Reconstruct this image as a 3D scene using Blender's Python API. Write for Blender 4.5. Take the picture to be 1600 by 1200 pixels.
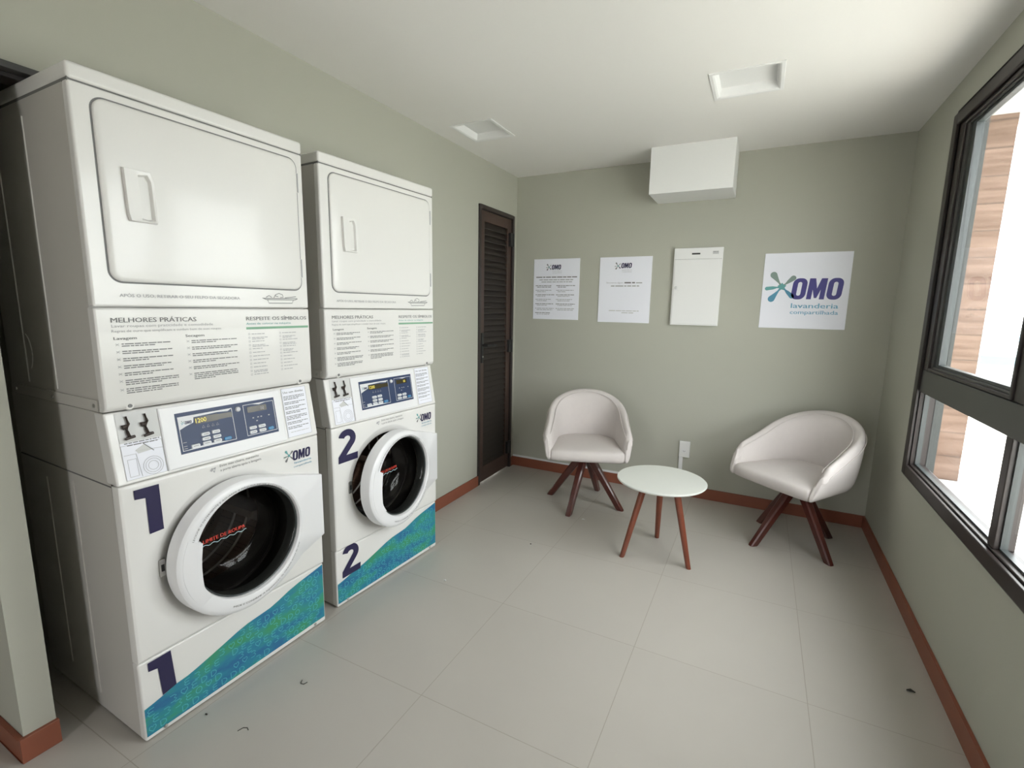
import bpy, bmesh, math, random
from mathutils import Vector, Matrix
R = math.radians
random.seed(7)
for o in list(bpy.data.objects): bpy.data.objects.remove(o)
scn = bpy.context.scene
COL = scn.collection

# ------------------------------------------------------------ camera
F_PX, YAW, PITCH, ROLL = 754.15, -0.4693, 0.1586, 0.0176
cam_d = bpy.data.cameras.new('camera'); cam = bpy.data.objects.new('camera', cam_d); COL.objects.link(cam)
cam_d.sensor_width = 36; cam_d.lens = F_PX/1600*36
cam_d.shift_x = -2.5/1600; cam_d.shift_y = 0.65/1600; cam_d.clip_start = .02; cam_d.clip_end = 3000
fw = Vector((math.sin(YAW)*math.cos(PITCH), math.cos(YAW)*math.cos(PITCH), -math.sin(PITCH)))
rt = Vector((math.cos(YAW), -math.sin(YAW), 0)); up = rt.cross(fw)
r2 = rt*math.cos(ROLL)+up*math.sin(ROLL); u2 = -rt*math.sin(ROLL)+up*math.cos(ROLL)
M = Matrix((r2, u2, -fw)).transposed().to_4x4(); M.translation = Vector((1.8133, -0.0814, 1.3403))
cam.matrix_world = M
scn.camera = cam

# ------------------------------------------------------------ light, sky, exposure
SKY = 7.0; SUN = 30.0
w = bpy.data.worlds.new('sky'); scn.world = w; w.use_nodes = True
bg = w.node_tree.nodes['Background']; bg.inputs[0].default_value = (.99, .99, 1.01, 1); bg.inputs[1].default_value = SKY
scn.view_settings.view_transform = 'Standard'; scn.view_settings.look = 'None'
scn.view_settings.gamma = 1; scn.view_settings.use_curve_mapping = False
scn.view_settings.exposure = 0.39

sun_d = bpy.data.lights.new('sun', 'SUN'); sun_d.energy = SUN; sun_d.color = (1, .93, .80); sun_d.angle = R(.6)
sun_o = bpy.data.objects.new('sun', sun_d); COL.objects.link(sun_o); sun_o.location = (5, 10, 12)
sun_o.rotation_euler = Vector((.35, -.5, -1)).to_track_quat('-Z', 'Y').to_euler()

D, H, W = 3.5, 2.349, 2.5            # back wall, ceiling height, window wall
WY0, WY1, WZ0, WZ1 = 0.89, 2.80, 0.59, 2.185   # window opening
pl = bpy.data.lights.new('window_portal', 'AREA'); pl.shape = 'RECTANGLE'; pl.size = WY1-WY0; pl.size_y = WZ1-WZ0
pl.cycles.is_portal = True
po = bpy.data.objects.new('window_portal', pl); COL.objects.link(po)
po.matrix_world = Matrix(((0, 0, 1, 2.64), (1, 0, 0, (WY0+WY1)/2), (0, 1, 0, (WZ0+WZ1)/2), (0, 0, 0, 1)))

RX0, RX1, RZ1 = .85, 1.25, 2.10          # unseen doorway behind the camera, added to fill the shadows
pl = bpy.data.lights.new('fill_doorway_portal', 'AREA'); pl.shape = 'RECTANGLE'; pl.size = RX1-RX0; pl.size_y = RZ1
pl.cycles.is_portal = True
po = bpy.data.objects.new('fill_doorway_portal', pl); COL.objects.link(po)
po.matrix_world = Matrix(((1, 0, 0, (RX0+RX1)/2), (0, 0, 1, -1.92), (0, -1, 0, RZ1/2), (0, 0, 0, 1))) @ Matrix.Rotation(math.pi, 4, 'X')

# ------------------------------------------------------------ materials
def mat(name, col, rough=.5, metal=0, coat=0, noise=None, bump=None, spec=.5, emit=None):
    m = bpy.data.materials.new(name); m.use_nodes = True; nt = m.node_tree; b = nt.nodes['Principled BSDF']
    b.inputs['Base Color'].default_value = (*col, 1); b.inputs['Roughness'].default_value = rough
    b.inputs['Metallic'].default_value = metal; b.inputs['Coat Weight'].default_value = coat
    b.inputs['Coat Roughness'].default_value = .08; b.inputs['Specular IOR Level'].default_value = spec
    tc = nt.nodes.new('ShaderNodeTexCoord')
    if noise:
        sc, amt = noise
        n = nt.nodes.new('ShaderNodeTexNoise'); n.inputs['Scale'].default_value = sc; n.inputs['Detail'].default_value = 5
        nt.links.new(tc.outputs['Object'], n.inputs['Vector'])
        mx = nt.nodes.new('ShaderNodeMix'); mx.data_type = 'RGBA'
        mx.inputs[6].default_value = (*[c*(1-amt) for c in col], 1); mx.inputs[7].default_value = (*[min(1, c*(1+amt)) for c in col], 1)
        nt.links.new(n.outputs['Fac'], mx.inputs[0]); nt.links.new(mx.outputs[2], b.inputs['Base Color'])
    if bump:
        sc, st, di = bump
        n = nt.nodes.new('ShaderNodeTexNoise'); n.inputs['Scale'].default_value = sc; n.inputs['Detail'].default_value = 3
        nt.links.new(tc.outputs['Object'], n.inputs['Vector'])
        bp = nt.nodes.new('ShaderNodeBump'); bp.inputs['Strength'].default_value = st; bp.inputs['Distance'].default_value = di
        nt.links.new(n.outputs['Fac'], bp.inputs['Height']); nt.links.new(bp.outputs[0], b.inputs['Normal'])
    if emit:
        b.inputs['Emission Color'].default_value = (*col, 1); b.inputs['Emission Strength'].default_value = emit
    return m

mt = {}
mt['wall'] = mat('sage_paint', (.455, .455, .39), .75, noise=(1.5, .02), bump=(220, .12, .001), spec=.3)
mt['ceil'] = mat('ceiling_paint', (.83, .815, .785), .85, noise=(1.2, .01), spec=.2)
mt['white'] = mat('white_plaster', (.82, .82, .81), .55, noise=(3, .01))
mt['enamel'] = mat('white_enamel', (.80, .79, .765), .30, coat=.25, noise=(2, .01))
mt['enamel_shaded'] = mat('white_enamel_shaded', (.60, .58, .54), .32, coat=.3, noise=(2, .02))  # same white enamel, darkened so the cabinet sides look shaded
mt['plastic'] = mat('white_plastic', (.82, .82, .83), .3, noise=(5, .01))
mt['gap'] = mat('dark_gap', (.04, .04, .04), .8)
mt['seam'] = mat('seam_grey', (.17, .17, .165), .7)
mt['rubber'] = mat('dark_rubber', (.018, .018, .018), .5, noise=(9, .2))
mt['bronze'] = mat('dark_bronze_aluminium', (.030, .022, .020), .38, noise=(6, .15))
mt['bronze2'] = mat('grey_bronze_aluminium', (.058, .058, .054), .35, noise=(6, .1))
mt['alu'] = mat('grey_aluminium', (.045, .052, .052), .35, noise=(6, .1))
mt['brown'] = mat('brown_door_metal', (.062, .037, .029), .42, noise=(8, .12))
mt['browndk'] = mat('brown_louvre_metal', (.022, .016, .013), .5, noise=(8, .12))
mt['skirt'] = mat('red_brown_skirting', (.25, .078, .042), .42, noise=(14, .12))
mt['mahog'] = mat('mahogany_wood', (.085, .018, .012), .28, coat=.4, noise=(25, .3))
mt['tabwood'] = mat('red_brown_wood', (.19, .050, .024), .33, coat=.2, noise=(25, .25))
mt['fabric'] = mat('offwhite_fabric', (.62, .575, .555), .9, noise=(40, .03), bump=(600, .25, .0008), spec=.2)
mt['tabtop'] = mat('white_lacquer', (.69, .705, .665), .32, noise=(3, .01))
mt['paper'] = mat('white_board', (.85, .86, .93), .45, noise=(4, .01))
mt['steel'] = mat('steel', (.55, .54, .52), .3, 1, noise=(20, .1))
mt['chrome'] = mat('chrome', (.75, .75, .75), .12, 1)
mt['black'] = mat('black_print', (.02, .02, .02), .5)
mt['greyp'] = mat('grey_print', (.20, .20, .20), .6)
mt['greyl'] = mat('light_grey_print', (.42, .42, .43), .6)
mt['greyt'] = mat('pale_grey_print', (.58, .58, .58), .6)
mt['navy'] = mat('navy_print', (.016, .012, .062), .4)
mt['navyp'] = mat('navy_logo_print', (.045, .035, .22), .45)
mt['panelblue'] = mat('panel_blue', (.018, .038, .105), .45, noise=(30, .05))
mt['btnblue'] = mat('button_blue', (.05, .28, .55), .35)
mt['btnwhite'] = mat('button_white', (.72, .73, .75), .35)
mt['teal'] = mat('teal_print', (.12, .36, .36), .5)
mt['tealblue'] = mat('teal_blue_print', (.08, .28, .42), .5)
mt['skyblue'] = mat('sky_blue_print', (.16, .40, .56), .5)
mt['sage'] = mat('sage_print', (.22, .30, .265), .5)
mt['greenbar'] = mat('green_print', (.22, .42, .28), .5)
mt['lcd'] = mat('lcd_screen', (.060, .050, .025), .2)
mt['amber'] = mat('amber_digits', (.75, .62, .10), .5, emit=.5)
mt['red'] = mat('red_print', (.65, .05, .03), .5)
mt['bluepale'] = mat('pale_blue_print', (.45, .62, .66), .5)
mt['coinbrown'] = mat('dark_brown_metal', (.030, .017, .012), .35)
mt['stick'] = mat('grey_sticker', (.62, .62, .61), .4, noise=(3, .05))
mt['wavelight'] = mat('light_teal_print', (.10, .48, .55), .4)
mt['dirt'] = mat('dark_scrap', (.03, .028, .02), .8)
mt['lint'] = mat('white_lint', (.8, .8, .78), .9)
mt['beton'] = mat('terrace_concrete', (.43, .42, .41), .8, noise=(3, .12))
mt['extgrey'] = mat('grey_outer_render', (.060, .064, .062), .8, noise=(8, .1))
mt['far'] = mat('pale_render', (.34, .355, .36), .9, noise=(.3, .1))
mt['farroof'] = mat('grey_roof', (.14, .20, .23), .9, noise=(.3, .1))
mt['hill'] = mat('hazy_hill', (.10, .19, .24), 1, noise=(.02, .2))

def wave_mat():
    m = bpy.data.materials.new('blue_green_wave'); m.use_nodes = True; nt = m.node_tree; b = nt.nodes['Principled BSDF']
    tc = nt.nodes.new('ShaderNodeTexCoord'); mp = nt.nodes.new('ShaderNodeMapping')
    mp.inputs['Scale'].default_value = (1.0, 1, 2.2); mp.inputs['Rotation'].default_value = (0, R(-18), 0)
    nt.links.new(tc.outputs['Object'], mp.inputs['Vector'])
    n = nt.nodes.new('ShaderNodeTexNoise'); n.inputs['Scale'].default_value = 6.5; n.inputs['Detail'].default_value = 4
    nt.links.new(mp.outputs[0], n.inputs['Vector'])
    r = nt.nodes.new('ShaderNodeValToRGB'); e = r.color_ramp.elements
    e[0].position = .36; e[0].color = (.015, .14, .31, 1); e[1].position = .66; e[1].color = (.045, .30, .13, 1)
    k = e.new(.46); k.color = (.02, .22, .34, 1); k = e.new(.54); k.color = (.03, .28, .25, 1)
    nt.links.new(n.outputs['Fac'], r.inputs[0]); nt.links.new(r.outputs[0], b.inputs['Base Color'])
    b.inputs['Roughness'].default_value = .35
    return m
mt['wave'] = wave_mat()

def tile_mat():
    m = bpy.data.materials.new('porcelain_tiles'); m.use_nodes = True; nt = m.node_tree; b = nt.nodes['Principled BSDF']
    L = nt.links.new
    tc = nt.nodes.new('ShaderNodeTexCoord'); mp = nt.nodes.new('ShaderNodeMapping')
    mp.inputs['Location'].default_value = (-.27, -.51, 0)
    L(tc.outputs['Object'], mp.inputs['Vector'])
    br = nt.nodes.new('ShaderNodeTexBrick'); br.offset = 0; br.squash = 1
    br.inputs['Scale'].default_value = 1; br.inputs['Brick Width'].default_value = .6; br.inputs['Row Height'].default_value = .6
    br.inputs['Mortar Size'].default_value = .0016; br.inputs['Mortar Smooth'].default_value = .3
    br.inputs['Color1'].default_value = (.475, .448, .408, 1); br.inputs['Color2'].default_value = (.485, .458, .418, 1)
    br.inputs['Mortar'].default_value = (.37, .335, .29, 1)
    L(mp.outputs[0], br.inputs['Vector'])
    n = nt.nodes.new('ShaderNodeTexNoise'); n.inputs['Scale'].default_value = 2.2; n.inputs['Detail'].default_value = 6
    L(tc.outputs['Object'], n.inputs['Vector'])
    mx = nt.nodes.new('ShaderNodeMix'); mx.data_type = 'RGBA'; mx.blend_type = 'MULTIPLY'; mx.inputs[0].default_value = 1
    rp = nt.nodes.new('ShaderNodeValToRGB'); rp.color_ramp.elements[0].color = (.93, .93, .93, 1); rp.color_ramp.elements[1].color = (1.05, 1.05, 1.05, 1)
    L(n.outputs['Fac'], rp.inputs[0]); L(br.outputs['Color'], mx.inputs[6]); L(rp.outputs[0], mx.inputs[7]); L(mx.outputs[2], b.inputs['Base Color'])
    b.inputs['Roughness'].default_value = .33
    bp = nt.nodes.new('ShaderNodeBump'); bp.inputs['Strength'].default_value = .4; bp.inputs['Distance'].default_value = .001; bp.invert = True
    L(br.outputs['Fac'], bp.inputs['Height']); L(bp.outputs[0], b.inputs['Normal'])
    return m
mt['tile'] = tile_mat()

def glass_mat(name, tint, rough=0.02, f0=.022):
    m = bpy.data.materials.new(name); m.use_nodes = True; nt = m.node_tree; nt.nodes.clear(); L = nt.links.new
    o = nt.nodes.new('ShaderNodeOutputMaterial'); mx = nt.nodes.new('ShaderNodeMixShader'); lw = nt.nodes.new('ShaderNodeLayerWeight')
    t = nt.nodes.new('ShaderNodeBsdfTransparent'); g = nt.nodes.new('ShaderNodeBsdfGlossy')
    lw.inputs[0].default_value = .5; t.inputs[0].default_value = (*tint, 1); g.inputs['Roughness'].default_value = rough
    p = nt.nodes.new('ShaderNodeMath'); p.operation = 'POWER'; p.inputs[1].default_value = 5; L(lw.outputs['Facing'], p.inputs[0])
    q = nt.nodes.new('ShaderNodeMath'); q.operation = 'MULTIPLY_ADD'; q.inputs[1].default_value = .6*(1-f0); q.inputs[2].default_value = f0; L(p.outputs[0], q.inputs[0])
    L(q.outputs[0], mx.inputs[0]); L(t.outputs[0], mx.inputs[1]); L(g.outputs[0], mx.inputs[2]); L(mx.outputs[0], o.inputs[0])
    return m
mt['glass'] = glass_mat('window_glass', (.96, .98, .97))
mt['bowl'] = glass_mat('door_bowl_glass', (.72, .69, .66), .08, .022)

def drum_mat():
    m = bpy.data.materials.new('perforated_drum_steel'); m.use_nodes = True; nt = m.node_tree; b = nt.nodes['Principled BSDF']; L = nt.links.new
    tc = nt.nodes.new('ShaderNodeTexCoord'); v = nt.nodes.new('ShaderNodeTexVoronoi'); v.inputs['Scale'].default_value = 95
    v.inputs['Randomness'].default_value = .1
    L(tc.outputs['Object'], v.inputs['Vector'])
    r = nt.nodes.new('ShaderNodeValToRGB'); e = r.color_ramp.elements
    e[0].position = .18; e[0].color = (.01, .01, .01, 1); e[1].position = .24; e[1].color = (.26, .20, .17, 1)
    L(v.outputs['Distance'], r.inputs[0]); L(r.outputs[0], b.inputs['Base Color'])
    b.inputs['Metallic'].default_value = .9; b.inputs['Roughness'].default_value = .3
    return m
mt['drum'] = drum_mat()

def plank_mat():
    m = bpy.data.materials.new('stone_strip_cladding'); m.use_nodes = True; nt = m.node_tree; b = nt.nodes['Principled BSDF']; L = nt.links.new
    tc = nt.nodes.new('ShaderNodeTexCoord'); sp = nt.nodes.new('ShaderNodeSeparateXYZ'); L(tc.outputs['Object'], sp.inputs[0])
    ma = nt.nodes.new('ShaderNodeMath'); ma.operation = 'MULTIPLY'; ma.inputs[1].default_value = 5; L(sp.outputs[2], ma.inputs[0])
    fr = nt.nodes.new('ShaderNodeMath'); fr.operation = 'FRACT'; L(ma.outputs[0], fr.inputs[0])
    n = nt.nodes.new('ShaderNodeTexNoise'); n.inputs['Scale'].default_value = 3
    mp = nt.nodes.new('ShaderNodeMapping'); mp.inputs['Scale'].default_value = (.5, .5, 7); L(tc.outputs['Object'], mp.inputs[0]); L(mp.outputs[0], n.inputs['Vector'])
    r = nt.nodes.new('ShaderNodeValToRGB'); e = r.color_ramp.elements
    e[0].position = .3; e[0].color = (.085, .048, .032, 1); e[1].position = .7; e[1].color = (.16, .105, .080, 1); L(n.outputs['Fac'], r.inputs[0])
    r3 = nt.nodes.new('ShaderNodeValToRGB'); e = r3.color_ramp.elements
    e[0].position = 0; e[0].color = (.45, .45, .45, 1); e[1].position = .08; e[1].color = (1, 1, 1, 1); L(fr.outputs[0], r3.inputs[0])
    mx = nt.nodes.new('ShaderNodeMix'); mx.data_type = 'RGBA'; mx.blend_type = 'MULTIPLY'; mx.inputs[0].default_value = 1
    L(r.outputs[0], mx.inputs[6]); L(r3.outputs[0], mx.inputs[7]); L(mx.outputs[2], b.inputs['Base Color']); b.inputs['Roughness'].default_value = .8
    return m
mt['plank'] = plank_mat()

# ------------------------------------------------------------ helpers
def tag(o, label=None, cat=None, group=None, kind=None):
    if label: o['label'] = label
    if cat: o['category'] = cat
    if group: o['group'] = group
    if kind: o['kind'] = kind
    return o

def empty(name, loc, rz=0, parent=None):
    o = bpy.data.objects.new(name, None); COL.objects.link(o); o.location = loc; o.rotation_euler = (0, 0, rz)
    o.empty_display_size = .1
    if parent: o.parent = parent
    return o

class MB:
    def __init__(s): s.v = []; s.f = []; s.m = []; s.mats = []
    def mi(s, m):
        if m not in s.mats: s.mats.append(m)
        return s.mats.index(m)
    def add(s, vs, fs, m='white'):
        b = len(s.v); s.v += [tuple(v) for v in vs]; k = s.mi(m)
        for f in fs: s.f.append([b+i for i in f]); s.m.append(k)
        return s
    def box(s, x0, y0, z0, x1, y1, z1, m='white'):
        x0, x1 = min(x0, x1), max(x0, x1); y0, y1 = min(y0, y1), max(y0, y1); z0, z1 = min(z0, z1), max(z0, z1)
        return s.add([(x0, y0, z0), (x1, y0, z0), (x1, y1, z0), (x0, y1, z0), (x0, y0, z1), (x1, y0, z1), (x1, y1, z1), (x0, y1, z1)],
                     [(0, 3, 2, 1), (4, 5, 6, 7), (0, 1, 5, 4), (1, 2, 6, 5), (2, 3, 7, 6), (3, 0, 4, 7)], m)
    def loft(s, rings, m='white', cap0=False, cap1=False, closed=True, ms=None):
        n = len(rings[0]); b = len(s.v)
        for r in rings: s.v += [tuple(p) for p in r]
        for i in range(len(rings)-1):
            k = s.mi(ms[i] if ms else m)
            for j in range(n if closed else n-1):
                a = b+i*n+j; c = b+i*n+(j+1) % n
                s.f.append([a, c, c+n, a+n]); s.m.append(k)
        if cap0: s.f.append([b+j for j in range(n)][::-1]); s.m.append(s.mi(ms[0] if ms else m))
        if cap1: s.f.append([b+(len(rings)-1)*n+j for j in range(n)]); s.m.append(s.mi(ms[-1] if ms else m))
        return s
    def lathe(s, prof, c=(0, 0, 0), axis='z', n=48, m='white', cap0=False, cap1=False, ms=None):
        rings = []
        for r, h in prof:
            ring = []
            for j in range(n):
                t = 2*math.pi*j/n
                if axis == 'z': ring.append((c[0]+r*math.cos(t), c[1]+r*math.sin(t), c[2]+h))
                elif axis == 'y': ring.append((c[0]+r*math.cos(t), c[1]+h, c[2]+r*math.sin(t)))
                else: ring.append((c[0]+h, c[1]+r*math.cos(t), c[2]+r*math.sin(t)))
            rings.append(ring)
        return s.loft(rings, m, cap0, cap1, ms=ms)
    def tube(s, pts, r, m='white', n=8):
        pts = [Vector(p) for p in pts]; rings = []
        for i, p in enumerate(pts):
            d = (pts[min(i+1, len(pts)-1)]-pts[max(i-1, 0)]).normalized()
            a = d.cross(Vector((0, 0, 1)));
            if a.length < .05: a = d.cross(Vector((1, 0, 0)))
            a.normalize(); b = d.cross(a)
            rr = r[i] if isinstance(r, (list, tuple)) else r
            rings.append([p+a*rr*math.cos(2*math.pi*j/n)+b*rr*math.sin(2*math.pi*j/n) for j in range(n)])
        return s.loft(rings, m, True, True)
    def build(s, name, parent=None, bevel=0, smooth=40, loc=None, rz=0, seg=3, sub=0, flip=False):
        me = bpy.data.meshes.new(name); me.from_pydata(s.v, [], s.f)
        for k in s.mats: me.materials.append(mt[k])
        me.polygons.foreach_set('material_index', s.m)
        bm = bmesh.new(); bm.from_mesh(me); bmesh.ops.remove_doubles(bm, verts=bm.verts, dist=1e-6)
        if not flip: bmesh.ops.recalc_face_normals(bm, faces=bm.faces)
        bm.to_mesh(me); bm.free()
        if smooth: me.shade_smooth(); me.set_sharp_from_angle(angle=R(smooth))
        o = bpy.data.objects.new(name, me); COL.objects.link(o)
        if parent: o.parent = parent
        if loc: o.location = loc
        if rz: o.rotation_euler = (0, 0, rz)
        if bevel:
            b = o.modifiers.new('bevel', 'BEVEL'); b.width = bevel; b.segments = seg; b.limit_method = 'ANGLE'; b.angle_limit = R(35); b.harden_normals = True
        if sub:
            b = o.modifiers.new('subdivision', 'SUBSURF'); b.levels = sub; b.render_levels = sub
        return o

# ---- flat printed graphics: 2-D polygons with a material and a layer
_tcache = {}
def glyphs(txt, bold=0):
    key = (txt, bold)
    if key not in _tcache:
        c = bpy.data.curves.new('t', 'FONT'); c.body = txt; c.size = 1; c.resolution_u = 2; c.offset = bold
        o = bpy.data.objects.new('t', c); COL.objects.link(o)
        dg = bpy.context.evaluated_depsgraph_get(); me = o.evaluated_get(dg).to_mesh()
        vs = [(v.co.x, v.co.y) for v in me.vertices]; fs = [list(p.vertices) for p in me.polygons]
        o.evaluated_get(dg).to_mesh_clear(); bpy.data.objects.remove(o); bpy.data.curves.remove(c)
        xs = [v[0] for v in vs] or [0, .3]
        _tcache[key] = (vs, fs, min(xs), max(xs))
    return _tcache[key]

class G:
    def __init__(s): s.items = []      # (verts2d, faces, mat, layer)
    def poly(s, pts, m, layer=1): s.items.append((list(pts), [list(range(len(pts)))], m, layer))
    def rect(s, u0, v0, u1, v1, m, layer=1): s.poly([(u0, v0), (u1, v0), (u1, v1), (u0, v1)], m, layer)
    def rrect(s, u0, v0, u1, v1, r, m, layer=1): s.poly(rrpts(u0, v0, u1, v1, r), m, layer)
    def frame(s, u0, v0, u1, v1, t, m, layer=2):
        s.band([(u0, v0), (u1, v0), (u1, v1), (u0, v1)], [(u0+t, v0+t), (u1-t, v0+t), (u1-t, v1-t), (u0+t, v1-t)], m, layer)
    def band(s, a, b, m, layer=1):
        n = len(a); s.items.append((list(a)+list(b), [[i, (i+1) % n, n+(i+1) % n, n+i] for i in range(n)], m, layer))
    def line(s, pts, t, m, layer=2):
        L = []; Rr = []
        for i, p in enumerate(pts):
            a = pts[max(i-1, 0)]; b = pts[min(i+1, len(pts)-1)]; dx, dy = b[0]-a[0], b[1]-a[1]; q = math.hypot(dx, dy) or 1
            nx, ny = -dy/q*t/2, dx/q*t/2; L.append((p[0]+nx, p[1]+ny)); Rr.append((p[0]-nx, p[1]-ny))
        n = len(pts); s.items.append((L+Rr, [[i, i+1, n+i+1, n+i] for i in range(n-1)], m, layer))
    def text(s, txt, u0, v, h, m, u1=None, bold=0, layer=2, slant=0, align='l'):
        vs, fs, x0, x1 = glyphs(txt, 0)
        sx = (u1-u0)/(x1-x0) if u1 else h/.70
        sy = h/.70
        if align == 'c': u0 = u0-(x1-x0)*sx/2
        for k in ((0,) if not bold else (-.5, .5)):
            s.items.append(([(u0+(x-x0)*sx+slant*y*sy+k*bold*3.2*sy, v+y*sy) for x, y in vs], fs, m, layer+.05*(k > 0)))
    def arc(s, txt, cu, cv, r, a0, a1, h, m, layer=2, inward=False, bold=.01):
        ws = []
        for ch in txt:
            if ch == ' ': ws.append(.32)
            else:
                g = glyphs(ch, 0); ws.append(g[3]-g[2]+.10)
        tot = sum(ws); acc = 0; sc = h/.70
        for ch, wd in zip(txt, ws):
            t = a0+(a1-a0)*(acc+wd/2)/tot; acc += wd
            if ch == ' ': continue
            vs, fs, x0, x1 = glyphs(ch, 0); mid = (x0+x1)/2
            sx = abs(a1-a0)*r/tot
            if not inward: e = (math.sin(t), -math.cos(t)); n = (math.cos(t), math.sin(t))
            else: e = (-math.sin(t), math.cos(t)); n = (-math.cos(t), -math.sin(t))
            s.items.append(([(cu+r*math.cos(t)+e[0]*(x-mid)*sx+n[0]*y*sc, cv+r*math.sin(t)+e[1]*(x-mid)*sx+n[1]*y*sc) for x, y in vs], fs, m, layer))
    def words(s, u0, u1, v, h, m='greyl', layer=2, fill=1):
        u = u0; end = u0+(u1-u0)*fill
        while u < end:
            wd = random.uniform(1.2, 5)*h; e = min(u+wd, end)
            if e-u > .5*h: s.rect(u, v, e, v+h*.62, m, layer)
            u = e+.5*h
    def build(s, name, parent, f, thick=.0004, base=0, loc=None, rz=0):
        """f(u, v, off) -> 3-D"""
        b = MB()
        for vs, fs, m, ly in s.items: b.add([f(u, v, base+ly*thick) for u, v in vs], fs, m)
        me = bpy.data.meshes.new(name); me.from_pydata(b.v, [], b.f)
        for k in b.mats: me.materials.append(mt[k])
        me.polygons.foreach_set('material_index', b.m)
        o = bpy.data.objects.new(name, me); COL.objects.link(o)
        if parent: o.parent = parent
        if loc: o.location = loc
        if rz: o.rotation_euler = (0, 0, rz)
        return o

def rrpts(u0, v0, u1, v1, r, n=6):
    out = []
    for cx, cy, a in ((u1-r, v0+r, -90), (u1-r, v1-r, 0), (u0+r, v1-r, 90), (u0+r, v0+r, 180)):
        for i in range(n+1):
            t = R(a+90*i/n); out.append((cx+r*math.cos(t), cy+r*math.sin(t)))
    return out

def omo_letters(g, u0, v0, h, m='navyp', layer=2):
    """heavy condensed slanted letters O M O"""
    def sh(pts): return [(u0+(x*.93+.09*y)*h, v0+y*h) for x, y in pts]
    for ox in (0, 1.60):
        o_ = rrpts(ox, -.01, ox+.66, 1.01, .27, 6); i_ = rrpts(ox+.235, .17, ox+.425, .83, .09, 6)
        g.band(sh(o_), sh(i_), m, layer)
    M_ = [(0, 0), (0, 1), (.27, 1), (.40, .52), (.53, 1), (.80, 1), (.80, 0), (.58, 0), (.58, .46), (.455, .06), (.345, .06), (.22, .46), (.22, 0)]
    g.poly(sh([(.73+a, b) for a, b in M_]), m, layer)

def splash(g, cu, cv, h, layer=2, cols=('sage', 'sage', 'teal', 'tealblue', 'tealblue')):
    """five drops thrown out from a small star centre; h = letter height"""
    arms = [((-.38, .55), .145, .62, cols[0]), ((.44, .40), .115, .68, cols[1]), ((-.62, -.08), .085, .60, cols[2]), ((-.40, -.56), .145, .60, cols[3]), ((.44, -.44), .10, .95, cols[4])]
    for (dx, dy), r, st, m in arms:
        L = math.hypot(dx, dy); t = math.atan2(dy, dx); tip = (dx*h, dy*h)
        pts = []
        for i in range(9):
            a = t-R(100)+R(200)*i/8; pts.append((tip[0]+r*h*math.cos(a), tip[1]+r*h*math.sin(a)))
        nx, ny = -math.sin(t), math.cos(t)
        for k, wd in ((.60, .075), (.32, .032), (.0, .075)): pts.append((dx*h*k+nx*wd*h, dy*h*k+ny*wd*h))
        for k, wd in ((.0, .075), (.32, .032), (.60, .075)): pts.append((dx*h*k-nx*wd*h, dy*h*k-ny*wd*h))
        q = [(cu+a, cv+b) for a, b in pts]
        c = (cu+dx*h*.5, cv+dy*h*.5)
        n = len(q); g.items.append((q+[c], [[i, (i+1) % n, n] for i in range(n)], m, layer))
    star = []
    for i in range(10):
        a = R(36*i+18); rr = (.19 if i % 2 == 0 else .12)*h; star.append((cu+rr*math.cos(a), cv+rr*math.sin(a)))
    g.poly(star, 'teal', layer+.1)

def ray_poly(c, t, poly):
    """distance from c in direction t (angle) to a convex polygon"""
    dx, dy = math.cos(t), math.sin(t); best = None
    for i in range(len(poly)):
        x1, y1 = poly[i]; x2, y2 = poly[(i+1) % len(poly)]
        ex, ey = x2-x1, y2-y1; den = dx*ey-dy*ex
        if abs(den) < 1e-12: continue
        s = ((x1-c[0])*ey-(y1-c[1])*ex)/den; q = ((x1-c[0])*dy-(y1-c[1])*dx)/den
        if s > 1e-9 and -1e-6 <= q <= 1+1e-6: best = s if best is None else max(best, s)
    return best

# ------------------------------------------------------------ room shell
def slab(name, rects, mapf, m, th, kind='structure', label=None):
    b = MB()
    for (a0, b0, a1, b1) in rects: b.box(*mapf(a0, b0, 0), *mapf(a1, b1, th), m)
    o = b.build(name, smooth=0); tag(o, label, kind=kind); return o

fl = MB().box(-1.6, -1.8, -.1, 2.6, 3.6, 0, 'tile').build('floor', smooth=0); tag(fl, 'beige-grey square porcelain floor tiles', kind='structure')
# ceiling with two square holes for the recessed lights
LG = [(.145, 2.37, .40, 2.64), (1.525, 2.325, 1.80, 2.595)]
cb = MB(); xs = [-1.6, .145, .40, 1.525, 1.80, 2.6]; ys = [-1.8, 2.325, 2.37, 2.595, 2.64, 3.6]
for i in range(5):
    for j in range(5):
        cx, cy = (xs[i]+xs[i+1])/2, (ys[j]+ys[j+1])/2
        if any(a < cx < c and b < cy < d for a, b, c, d in LG): continue
        cb.box(xs[i], ys[j], H, xs[i+1], ys[j+1], H+.02, 'ceil')
cb.box(-1.6, -1.8, H+.10, 2.6, 3.6, H+.14, 'ceil')
tag(cb.build('ceiling', smooth=0), 'flat white painted ceiling', kind='structure')

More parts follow.
